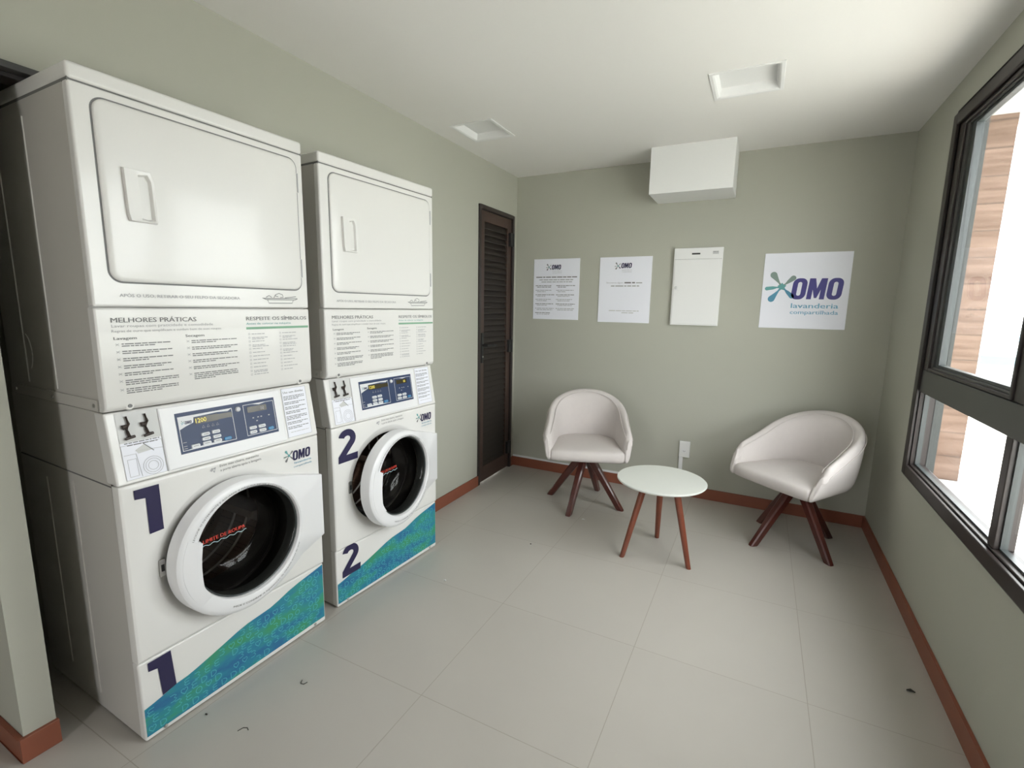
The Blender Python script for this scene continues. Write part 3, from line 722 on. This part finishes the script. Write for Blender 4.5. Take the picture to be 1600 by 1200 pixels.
# ------------------------------------------------------------ dryers on top
def tumble_dryer(n, loc, rot, label):
    t = empty('tumble_dryer', (loc[0], loc[1], 1.030), rot)
    tag(t, label, 'dryer', 'tumble dryers stacked on the washers')
    zo = 1.030
    def B(b, name, parent=t, **k):
        b.v = [(x, y, z-zo) for x, y, z in b.v]; return b.build(name, parent, **k)
    yf = .017 if n == 1 else .010
    b = MB().box(.0015, yf+.028, 1.031, MW-.0015, .655, 1.878, 'enamel_shaded'); B(b, 'cabinet', bevel=.003)
    b = MB()
    b.box(-.0005, yf-.002, 1.8808, MW+.0005, .66, 1.923, 'enamel'); B(b, 'lid', bevel=.009)
    b = MB().box(.002, yf+.0025, 1.874, MW-.002, .65, 1.886, 'seam'); B(b, 'lid_joint', smooth=0)
    for sx in (0, MW):
        e = .0018 if sx == 0 else -.0018
        b = MB()
        for yy, za, zb in ((.30, 1.075, 1.835), (.50, 1.08, 1.83)): b.tube([(sx+e*.6, yy, za), (sx+e*.6, yy, zb)], .0022, 'enamel', 6)
        b.tube([(sx+e*.6, .50+.05*math.cos(R(a)), 1.175+.06*math.sin(R(a))) for a in range(110, 250, 14)], .0016, 'enamel', 6)
        b.box(sx, yf+.035, 1.034, sx-(.003 if sx == 0 else -.003), .64, 1.066, 'enamel_shaded')
        for yy in (.07, .33, .60): b.lathe([(.006, 0), (.005, -.006 if sx == 0 else .006), (.0, -.006 if sx == 0 else .006)], (sx, yy, 1.05), 'x', 12, 'steel')
        B(b, 'side_rail')
    # upper front with door opening line
    b = MB().box(0, yf, 1.3225, MW, yf+.030, 1.8795, 'enamel'); up_ = B(b, 'front_panel', bevel=.007)
    du0, dv0, du1, dv1 = .045, 1.391, .648, 1.854
    o_ = rrpts(du0, dv0, du1, dv1, .030, 8); o2 = rrpts(du0-.0045, dv0-.0045, du1+.0045, dv1+.0045, .034, 8)
    b = MB(); b.add([(x, yf-.0003, z) for x, z in o2], [list(range(len(o2)))], 'greyp'); B(b, 'door_gap', smooth=0)
    b = MB()
    i1 = rrpts(du0+.002, dv0+.002, du1-.002, dv1-.002, .029, 8); i2 = rrpts(du0+.005, dv0+.005, du1-.005, dv1-.005, .027, 8)
    # slightly domed skin
    cxx, czz = (du0+du1)/2, (dv0+dv1)/2
    def sc(k, y): return [(cxx+(x-cxx)*k, y, czz+(z-czz)*k) for x, z in i2]
    b.loft([[(x, yf+.004, z) for x, z in o_], [(x, yf-.003, z) for x, z in o_], [(x, yf-.0055, z) for x, z in i1], [(x, yf-.007, z) for x, z in i2], sc(.97, yf-.0082), sc(.85, yf-.0092), sc(.5, yf-.0105), sc(.1, yf-.0108)], 'enamel', cap1=True)
    dr = B(b, 'door', smooth=50)
    # recessed pull: raised plate with scooped hollow
    yd = yf-.009
    hx0, hx1, hz0, hz1 = .096, .164, 1.554, 1.690
    b = MB()
    oo = [(hx0-.003, hz1+.004), (hx1-.006, hz1+.004), (hx1+.004, hz1-.03), (hx1+.004, hz0), (hx0+.004, hz0), (hx0, hz0+.02)]
    def shr(P, k): 
        c = (sum(p[0] for p in P)/len(P), sum(p[1] for p in P)/len(P)); return [(c[0]+(p[0]-c[0])*k, c[1]+(p[1]-c[1])*k) for p in P]
    ii = [(.127, 1.679), (.150, 1.684), (.158, 1.668), (.161, 1.562), (.146, 1.560), (.128, 1.563)]
    r0 = [(x, yd+.002, z) for x, z in oo]; r1 = [(x, yd-.012, z) for x, z in shr(oo, .97)]; r2_ = [(x, yd-.011, z) for x, z in ii]; r3 = [(x-.003, yd-.001, z) for x, z in shr(ii, .93)]
    b.loft([r0, r1, r2_, r3], 'enamel', cap1=True); B(b, 'door_handle', dr, bevel=.0015)
    for zc in (1.775, 1.470):
        b = MB().box(du1-.003, yf-.0065, zc-.034, du1+.005, yf+.004, zc+.034, 'enamel').tube([(du1+.001, yf-.006, zc-.033), (du1+.001, yf-.006, zc+.033)], .0032, 'greyl'); B(b, 'hinge', dr)
    g = G(); g.text('APÓS O USO, RETIRAR O SEU FELPO DA SECADORA', .062, 1.3495, .0088, 'greyl', u1=.404, bold=.012)
    g.build('printed_lettering', up_, lambda u, v, k: (u, yf-k, v-zo), base=.0002); g = G()
    # hands over a tray drawing
    for ln in ([(.486, 1.357), (.500, 1.352), (.615, 1.352), (.629, 1.357)], [(.488, 1.356), (.627, 1.3575)], [(.505, 1.352), (.510, 1.3395), (.605, 1.3405), (.610, 1.352)], [(.500, 1.360), (.512, 1.366), (.522, 1.360)],
               [(.530, 1.3585), (.538, 1.370), (.552, 1.375), (.566, 1.370), (.568, 1.361), (.556, 1.360)], [(.534, 1.366), (.548, 1.363)], [(.575, 1.3595), (.600, 1.362), (.622, 1.365)]):
        g.line(ln, .0022, 'greyp')
    def bd(gg, name, par, y):
        return gg.build(name, par, lambda u, v, k: (u, y-k, v-zo), base=.0002)
    bd(g, 'tray_drawing', up_, yf)
    # lower panel, bottom edge rolled back
    b = MB(); prof = [(yf+.030, 1.3195), (yf+.004, 1.3195), (yf, 1.3155), (yf, 1.052), (yf+.003, 1.042), (yf+.012, 1.034), (yf+.030, 1.032)]
    def inset(ins, dy): return ins, dy
    P0 = [(0.0, y, z) for y, z in prof]; 
    b.loft([[(x, y+(.004 if ins else 0), z) for y, z in prof] for x, ins in ((0, 1), (.004, 0), (MW-.004, 0), (MW, 1))], 'enamel', cap0=True, cap1=True, closed=True)
    lo = B(b, 'instruction_panel', bevel=.002)
    g = G()
    g.text('MELHORES PRÁTICAS', .035, 1.2800, .0130, 'greyp', u1=.258, bold=.012)
    g.text('Lavar roupas com praticidade e comodidade', .035, 1.2665, .0078, 'greyl', u1=.308)
    g.text('Regras de ouro que simplificam e cuidam bem de suas roupas.', .034, 1.2530, .0070, 'greyl', u1=.335)
    g.text('Lavagem', .037, 1.2325, .0078, 'greyp', u1=.092, bold=.02); g.text('Secagem', .222, 1.2325, .0078, 'greyp', u1=.278, bold=.02)
    g.text('RESPEITE OS SÍMBOLOS', .421, 1.2800, .0125, 'greyp', u1=.662, bold=.012)
    g.text('Antes de colocar na máquina', .420, 1.2655, .0068, 'teal', u1=.594)
    g.rect(.419, 1.2490, .670, 1.2570, 'greenbar')
    bd(g, 'heading_lettering', lo, yf)
    rs = random.Random(3)
    def item(u, v, u1, nl, s=.0030):
        g.line([(u, v), (u+.008, v+.006)], .0011, 'greyl'); g.line([(u, v+.006), (u+.008, v)], .0011, 'greyl')
        for k in range(nl): g.words(u+.014, u1, v+.003-k*.0058, .0044, 'greyp', fill=1 if k < nl-1 else rs.uniform(.45, .9))
    g = G(); v = 1.216
    for nl in (2, 2, 2, 2, 2, 3, 3): item(.040, v, .190+rs.uniform(-.015, .003), nl); v -= .0205 if nl == 2 else .024
    bd(g, 'washing_rules', lo, yf); g = G(); v = 1.216
    for nl in (2, 2, 2, 2, 2, 4): item(.224, v, .388+rs.uniform(-.012, 0), nl); v -= .0205
    bd(g, 'drying_rules', lo, yf); g = G()
    for u, u1, rows in ((.425, .505, 12), (.544, .625, 12)):
        v = 1.231
        for k in range(rows):
            g.frame(u, v-.0008, u+.006, v+.0052, .0009, 'greyl'); 
            for q in range(rs.choice((1, 1, 2))): g.words(u+.012, u1, v+.001-q*.005, .0038, 'greyl', fill=rs.uniform(.5, .95))
            v -= .0128 if u < .5 else .0122
    bd(g, 'symbol_table', lo, yf)
    for sxx in (.059, .622):
        b = MB().lathe([(.013, .003), (.010, -.003), (.0, -.003)], (sxx, yf+.004, 1.045), 'y', 18, 'enamel'); b.lathe([(.0055, -.003), (.005, -.0055), (.0, -.0055)], (sxx, yf+.004, 1.045), 'y', 12, 'greyp'); B(b, 'screw')
    return t
tumble_dryer(1, *W1, 'white tumble dryer stacked on the washer marked 1')
tumble_dryer(2, *W2, 'white tumble dryer stacked on the washer marked 2')

# ------------------------------------------------------------ armchairs
def chair(loc, face, base_rot, label):
    t = empty('tub_armchair', (loc[0], loc[1], 0), face)       # local front = -y
    tag(t, label, 'armchair', 'tub armchairs by the end wall')
    n = 40; path = []
    hw, bk, fr = .266, .262, -.245
    pts = []
    for i in range(9): pts.append((hw+.020*(1-i/9), fr+(0-fr)*i/9))
    for i in range(25):
        a = math.pi*i/24; e = .86
        pts.append((hw*math.copysign(abs(math.cos(a))**e, math.cos(a)), bk*abs(math.sin(a))**e))
    for i in range(8, -1, -1): pts.append((-(hw+.020*(1-i/9)), fr+(0-fr)*i/9))
    L = [0]
    for i in range(1, len(pts)): L.append(L[-1]+math.dist(pts[i], pts[i-1]))
    tot = L[-1]; rings = []
    N = len(pts)
    for i, (x, y) in enumerate(pts):
        a = pts[max(i-1, 0)]; c = pts[min(i+1, N-1)]; dx, dy = c[0]-a[0], c[1]-a[1]; q = math.hypot(dx, dy); nx, ny = dy/q, -dx/q   # outward
        s = abs(L[i]-tot/2)/(tot/2)
        top = .552+.215*(.5+.5*math.cos(math.pi*min(1, s*1.0)))**.85
        f_ = max(0, (s-.93)/.07); top -= .035*f_*f_
        th = .044+.014*(1-s)
        ends = .006*f_
        lean = .020*(1-s)
        fs_ = max(0, (s-.78)/.22)**2
        def P(o, z): return (x+nx*o, y+ny*o+.062*fs_*max(0, min(1, (z-.40)/.14)), z)
        zb = .383
        sec = [P(-.055, zb-.014), P(-.030, zb-.004), P(-.010-ends, zb+.030), P(.004-ends, .50), P(.004+lean-ends, top-.045), P(-.004+lean-ends, top-.012), P(-.018+lean, top), P(-th*.62+lean, top-.003), P(-th+lean*.6+ends, top-.022), P(-th-.006+ends, top-.07), P(-th-.014+ends, .47), P(-th-.02+ends, .40)]
        rings.append(sec)
    sh_pts = [(sec[8][0], sec[8][1], sec[8][2]+.003) for sec in rings]; sh_out = [(sec[4][0], sec[4][1], sec[4][2]+.004) for sec in rings]
    def sh(sec, dy, k):
        c = [sum(p[j] for p in sec)/len(sec) for j in range(3)]
        return [(c[0]+(p[0]-c[0])*k, p[1]+dy, c[2]+(p[2]-c[2])*(1-(1-k)*.25)) for p in sec]
    rings = [sh(rings[0], -.016, .35), sh(rings[0], -.013, .8)]+rings+[sh(rings[-1], -.013, .8), sh(rings[-1], -.016, .35)]
    MB().loft(rings, 'fabric', True, True).build('backrest_shell', t, smooth=60, sub=1)
    MB().tube(sh_pts[1:-1], .0022, 'fabric', 6).build('piping', t)
    MB().tube(sh_out[1:-1], .0020, 'fabric', 6).build('piping', t)
    # seat cushion
    out = []
    hw2 = hw-.046
    for i in range(7): out.append((-hw2-.022+(2*hw2+.044)*i/6, fr-.020-.006*math.sin(math.pi*i/6)))
    for i in range(1, 6): out.append((hw2+.004+.018*(1-i/6), fr-.010+(0-fr)*i/6))
    for i in range(19): a = math.pi*i/18; out.append((hw2*math.copysign(abs(math.cos(a))**.86, math.cos(a)), (bk-.055)*abs(math.sin(a))**.86))
    for i in range(5, 0, -1): out.append((-hw2-.004-.018*(1-i/6), fr-.010+(0-fr)*i/6))
    def so(k, z, dyf=0): return [(x*k, (y+.02)*k-.02+(dyf if y < fr-.005 else 0), z+(.004 if z > .42 else 0)*0) for x, y in out]
    b = MB(); b.loft([so(.90, .366, .02), so(.975, .370, .006), so(1, .382), so(1.004, .402, -.004), so(1.0, .424, -.002), so(.975, .438), so(.9, .447), so(.6, .453), so(.2, .455)], 'fabric', True, True)
    b.build('seat', t, smooth=60, sub=1)
    for sx in (-1, 1): MB().lathe([(.004, .0), (.004, -.003), (.0, -.003)], (sx*(hw2+.020), fr-.022, .388), 'y', 10, 'steel').build('stud', t)
    hub = empty('pedestal', (0, 0, 0), 0, t); bpy.data.objects.remove(hub)
    br = base_rot-face
    MB().lathe([(.030, .300), (.052, .306), (.052, .338), (.035, .342)], n=24, m='mahog', cap0=True, cap1=True).build('hub', t)
    MB().lathe([(.020, .338), (.020, .352), (.095, .354), (.095, .361)], n=24, m='steel', cap0=True, cap1=True).build('swivel_plate', t)
    for k in range(4):
        a = br+R(90)*k; ca, sa = math.cos(a), math.sin(a); rings = []
        for r_, z, hr_, ht in ((.262, 0, .022, .0155), (.258, .006, .024, .017), (.15, .165, .027, .020), (.055, .300, .030, .023), (.030, .337, .030, .024)):
            rings.append([(ca*(r_+u*hr_)-sa*v*ht, sa*(r_+u*hr_)+ca*v*ht, z) for u, v in ((-1, -.6), (-.7, -1), (.7, -1), (1, -.6), (1, .6), (.7, 1), (-.7, 1), (-1, .6))])
        MB().loft(rings, 'mahog', True, True).build('leg', t, smooth=30)
    return t
chair((.812, 3.015), R(20), R(-3.5), 'off-white tub armchair on crossed mahogany legs, left of the small round table')
chair((2.082, 3.060), R(-38.4), R(39.5), 'off-white tub armchair turned into the corner below the window, right of the round table')

# ------------------------------------------------------------ side table
tx, ty = 1.400, 2.535
t = empty('side_table', (tx, ty, 0)); tag(t, 'small round white side table on three red-brown legs between the armchairs', 'side table')
MB().lathe([(.215, .416), (.229, .418), (.235, .4235), (.235, .428), (.232, .4305), (.0, .4305)], n=72, m='tabtop', cap0=True).build('table_top', t, smooth=30)
for fx, fy in ((1.241, 2.395), (1.368, 2.720), (1.583, 2.441)):
    dx, dy = fx-tx, fy-ty; L_ = math.hypot(dx, dy); u = (dx/L_, dy/L_)
    rings = []
    for r_, z, rr in ((L_, 0, .0125), (L_-.004, .01, .0135), (.13, .20, .0165), (.105, .40, .019), (.103, .417, .019)):
        r_ = r_ if z < .02 else L_+(.095-L_)*z/.417
        rings.append([(u[0]*r_+rr*math.cos(2*math.pi*j/16), u[1]*r_+rr*math.sin(2*math.pi*j/16), z) for j in range(16)])
    MB().loft(rings, 'tabwood', True, True).build('leg', t, smooth=50)

# ------------------------------------------------------------ things on the end wall
def on_wall(name, x0, z0, x1, z1, th, label, cat, m='paper'):
    t = empty(name, (x0, D, z0)); tag(t, label, cat)
    MB().box(0, -th, 0, x1-x0, 0, z1-z0, m).build('board', t, bevel=.0015, seg=2)
    return t, x1-x0, z1-z0
def put(g, t, th, name='printed_lettering'):
    g.build(name, t, lambda u, v, k: (u, -th-k, v), base=.0002)
th = .005
t, w_, h_ = on_wall('wall_notice', .163, 1.251, .546, 1.717, th, 'white notice with two columns of small text, nearest the louvred door', 'notice')
g = G(); lh = .036
omo_letters(g, w_*.40, h_*.825, lh, 'navy'); splash(g, w_*.34, h_*.865, lh, 2, ('greyp', 'greyl', 'greyl', 'greyp', 'navy'))
g.text('lavanderia', w_*.42, h_*.795, .0075, 'greyl', u1=w_*.62); g.text('compartilhada', w_*.42, h_*.765, .0070, 'greyl', u1=w_*.62)
put(g, t, th, 'printed_logo'); g = G()
g.words(w_*.06, w_*.96, h_*.693, .012, 'greyp'); g.words(w_*.13, w_*.88, h_*.650, .011, 'greyl'); g.words(w_*.18, w_*.85, h_*.615, .010, 'greyl')
for c0, c1, off_ in ((.05, .48, 0), (.51, .96, 0)):
    for k in range(7 if c0 < .3 else 6):
        v = h_*(.555-.0755*k)
        g.words(w_*c0, w_*c1, v, .0078, 'greyp' if k % 2 == 0 else 'greyl', fill=random.uniform(.8, 1)); g.words(w_*(c0+.035), w_*c1, v-.011, .0075, 'greyp' if k == 0 else 'greyl', fill=random.uniform(.4, .9))
put(g, t, th)
t, w_, h_ = on_wall('wall_notice', .703, 1.242, 1.086, 1.716, th, 'white notice with a small logo and two short centred lines, left of the electrical panel', 'notice')
g = G(); omo_letters(g, w_*.42, h_*.83, lh, 'navy'); splash(g, w_*.36, h_*.865, lh, 2, ('greyp', 'greyl', 'greyl', 'greyp', 'navy'))
g.text('lavanderia', w_*.44, h_*.795, .0075, 'greyl', u1=w_*.63); g.text('compartilhada', w_*.44, h_*.768, .0070, 'greyl', u1=w_*.63)
put(g, t, th, 'printed_logo'); g = G()
g.text('Encontrou algum', w_*.15, h_*.600, .011, 'greyl', u1=w_*.47); g.words(w_*.50, w_*.70, h_*.600, .015, 'greyp'); g.words(w_*.72, w_*.86, h_*.600, .012, 'greyl')
g.words(w_*.24, w_*.78, h_*.552, .013, 'greyl')
g.words(w_*.22, w_*.80, h_*.175, .010, 'greyt'); g.words(w_*.47, w_*.72, h_*.145, .010, 'greyt')
put(g, t, th)
t, w_, h_ = on_wall('wall_sign', 1.797, 1.237, 2.270, 1.708, th, 'large white sign with a navy logo above the right armchair', 'sign')
g = G(); lh = .128
omo_letters(g, w_*.345, h_*.392, lh); splash(g, w_*.235, h_*.555, lh*1.06)
put(g, t, th, 'printed_logo'); g = G()
g.text('lavanderia', w_*.365, h_*.275, .030, 'skyblue', u1=w_*.90, bold=.012); g.text('compartilhada', w_*.36, h_*.195, .024, 'skyblue', u1=w_*.905, bold=.008)
put(g, t, th)

# electrical panel
ex0, ez0, ex1, ez1 = 1.236, 1.238, 1.548, 1.758
t = empty('electrical_panel', (ex0, D, ez0)); tag(t, 'white electrical distribution box mounted between the notices and the sign', 'electrical panel')
ew, eh = ex1-ex0, ez1-ez0
MB().box(.004, -.018, .004, ew-.004, 0, eh-.004, 'white').build('back_box', t)
MB().box(0, -.026, 0, ew, -.018, eh, 'white').build('cover_frame', t, bevel=.002)
dd = MB().box(.008, -.031, .008, ew-.008, -.0258, eh-.075, 'white').build('panel_door', t, bevel=.002)
MB().lathe([(.010, 0), (.010, -.003), (.006, -.006), (.0, -.006)], (.026, -.031, eh*.49), 'y', 20, 'greyt').build('latch', dd)
MB().box(ew*.37, -.0275, eh*.915, ew*.54, -.0255, eh*.935, 'black').build('name_plate', t, smooth=0)
MB().box(.006, -.0268, eh-.0750, ew-.006, -.0255, eh-.0735, 'seam').build('seam', t, smooth=0)
g = G(); g.rect(ew*.79, eh*.915, ew*.91, eh*.955, 'greyt', 1); g.words(ew*.80, ew*.90, eh*.940, .005, 'greyp'); g.words(ew*.80, ew*.90, eh*.925, .004, 'greyl')
g.build('small_label', t, lambda u, v, k: (u, -.0262-k, v))

# socket and its cabling
t = empty('wall_socket', (1.359, D, .289)); tag(t, 'small white surface-mounted wall socket behind the round table', 'socket')
MB().box(0, -.014, 0, .073, 0, .118, 'plastic').build('mounting_box', t, bevel=.003)
f = MB().box(.003, -.018, .003, .070, -.013, .115, 'white').build('face_plate', t, bevel=.002)
b = MB().lathe([(.016, -.0181), (.017, -.0195), (.013, -.0197), (.013, -.0185), (0, -.0185)], (.0365, 0, .048), 'y', 20, 'plastic')
for q in (-.006, .006): b.lathe([(.0022, -.0187), (.0, -.0187)], (.0365+q, 0, .048), 'y', 8, 'black')
b.lathe([(.0022, -.0187), (.0, -.0187)], (.0365, 0, .043), 'y', 8, 'black').build('outlet', f)
b = MB().box(0, 0, 0, .026, .011, .195, 'plastic')
o = b.build('cable_duct', bevel=.001, loc=(1.362, D-.011, .094)); tag(o, 'white vertical cable duct running down from the wall socket', 'cable duct')
b = MB().box(0, 0, 0, 1.385, .011, .014, 'plastic')
o = b.build('cable_duct', bevel=.001, loc=(.006, D-.011, .0785)); tag(o, 'thin white horizontal cable duct lying along the top of the skirting', 'cable duct')

# duct box under the ceiling
b = MB().box(1.098, 3.190, 2.066, 1.592, D, H, 'white'); b.v = [(x-1.098, y-D, z-2.066) for x, y, z in b.v]
o = b.build('boxed_duct', bevel=.003, loc=(1.098, D, 2.066)); tag(o, 'white boxed-in duct hanging under the ceiling above the notices', 'duct box')

# recessed ceiling lights
for i, (a0, b0, a1, b1) in enumerate(LG):
    cx, cy = (a0+a1)/2, (b0+b1)/2
    t = empty('ceiling_light', (cx, cy, H)); tag(t, ('square recessed ceiling light off, above the louvred door side of the room', 'square recessed ceiling light off, in front of the boxed duct')[i], 'ceiling light', 'recessed ceiling lights')
    hx, hy = (a1-a0)/2, (b1-b0)/2
    def sq(k, z): return [(-hx-k, -hy-k, z), (hx+k, -hy-k, z), (hx+k, hy+k, z), (-hx-k, hy+k, z)]
    MB().loft([sq(.010, 0), sq(.010, -.004), sq(-.004, -.004), sq(-.012, .0), sq(-.022, .030), sq(-.0225, .055)], 'white').build('frame', t, bevel=.001, seg=2, smooth=20)
    MB().loft([sq(-.020, .034), sq(-.020, .037)], 'white', True, True).build('diffuser', t, smooth=0)

# ------------------------------------------------------------ bits on the floor
def scrap(name, pts, r, m, loc, label, cat='scrap'):
    b = MB().tube([(x, y, z+(max(r) if isinstance(r, list) else r)) for x, y, z in pts], r, m, 6); o = b.build(name, loc=(*loc, 0)); tag(o, label, cat)
scrap('leaf_scrap', [(-.012, 0, 0), (0, .003, .001), (.013, -.002, 0)], [.002, .005, .002], 'dirt', (2.405, 1.947), 'small dark scrap on the floor beside the right skirting')
scrap('lint_scrap', [(-.006, 0, 0), (.002, .004, 0), (.007, 0, 0)], [.002, .004, .002], 'lint', (.532, 1.733), 'tiny white lint scrap on the floor in front of washer 2')
scrap('lint_scrap', [(-.008, 0, 0), (.002, .003, 0), (.010, 0, 0)], [.002, .003, .002], 'lint', (.901, 2.738), 'tiny white lint scrap on the floor in front of the left armchair')
scrap('thread', [(-.012, .010, 0), (-.004, -.003, 0), (.008, -.001, 0), (.012, .012, 0)], .0012, 'dirt', (.464, .952), 'thin curled dark thread on the floor in front of washer 1', 'thread')
scrap('thread', [(-.010, -.012, 0), (-.006, .004, 0), (.006, .010, 0), (.016, .006, 0)], .0011, 'dirt', (.459, .733), 'second curled dark thread, nearer the bottom of the view than the other', 'thread')
scrap('dirt_crumb', [(-.003, 0, 0), (.003, .001, 0)], .0025, 'dirt', (.300, .712), 'dark crumb on the floor at the foot of washer 1', 'crumb')
scrap('dirt_crumb', [(-.003, 0, 0), (.003, .001, 0)], .0025, 'dirt', (.745, 2.278), 'lone dark speck on the tiles between the round table and washer 2', 'crumb')

# ------------------------------------------------------------ outside
tag(MB().box(2.6, -8, -.12, 4.6, 12, -.02, 'beton').box(-3, -6, -.12, 2.6, -1.95, -.02, 'beton').build('terrace_floor', smooth=0), 'pale terrace floor outside the window', kind='structure')  # second slab is ground outside the added rear doorway
o = MB().box(0, 0, 0, .52, .5, 2.84, 'plank').build('terrace_pillar', loc=(2.85, 5.0, -.02), smooth=0); tag(o, 'pillar clad in brown horizontal strips outside the window', 'pillar')
o = MB().box(0, 0, 0, .85, 1.6, .15, 'beton').build('terrace_eave', loc=(2.62, 4.1, 2.82), smooth=0); tag(o, 'pale eave over the clad pillar outside', 'eave')
tag(MB().box(-400, -400, -14.2, 900, 900, -14, 'far').build('ground', smooth=0), kind='structure')
def house(x, y, w_, d_, z1, label):
    t = empty('distant_building', (x, y, -14)); tag(t, label, 'building', 'pale buildings far below the terrace')
    MB().box(0, 0, 0, w_, d_, z1+14, 'far').build('wall', t, smooth=0)
    MB().box(-.5, -.5, z1+14, w_+.5, d_+.5, z1+14.6, 'farroof').build('roof', t, smooth=0)
house(17, 48, 10, 8, -2.2, 'lowest pale building below the terrace, nearest the pillar')
house(24, 70, 12, 10, -4.2, 'second pale building beyond the terrace, farther away')
house(33, 95, 9, 10, -5.0, 'third pale building, farthest beyond the terrace')
b = MB(); rings = []
for i in range(25):
    x = -100+30*i; hgt = 10+9*math.sin(i*.55)+4*math.sin(i*1.7)
    rings.append([(x, 380, -14), (x, 400, -14+hgt*.5), (x, 430, -14+hgt), (x, 480, -14)])
o = b.loft(rings, 'hill', True, True, closed=True).build('distant_hill', loc=(0, 0, 0)); tag(o, 'hazy low blue-green hill on the horizon', 'hill')
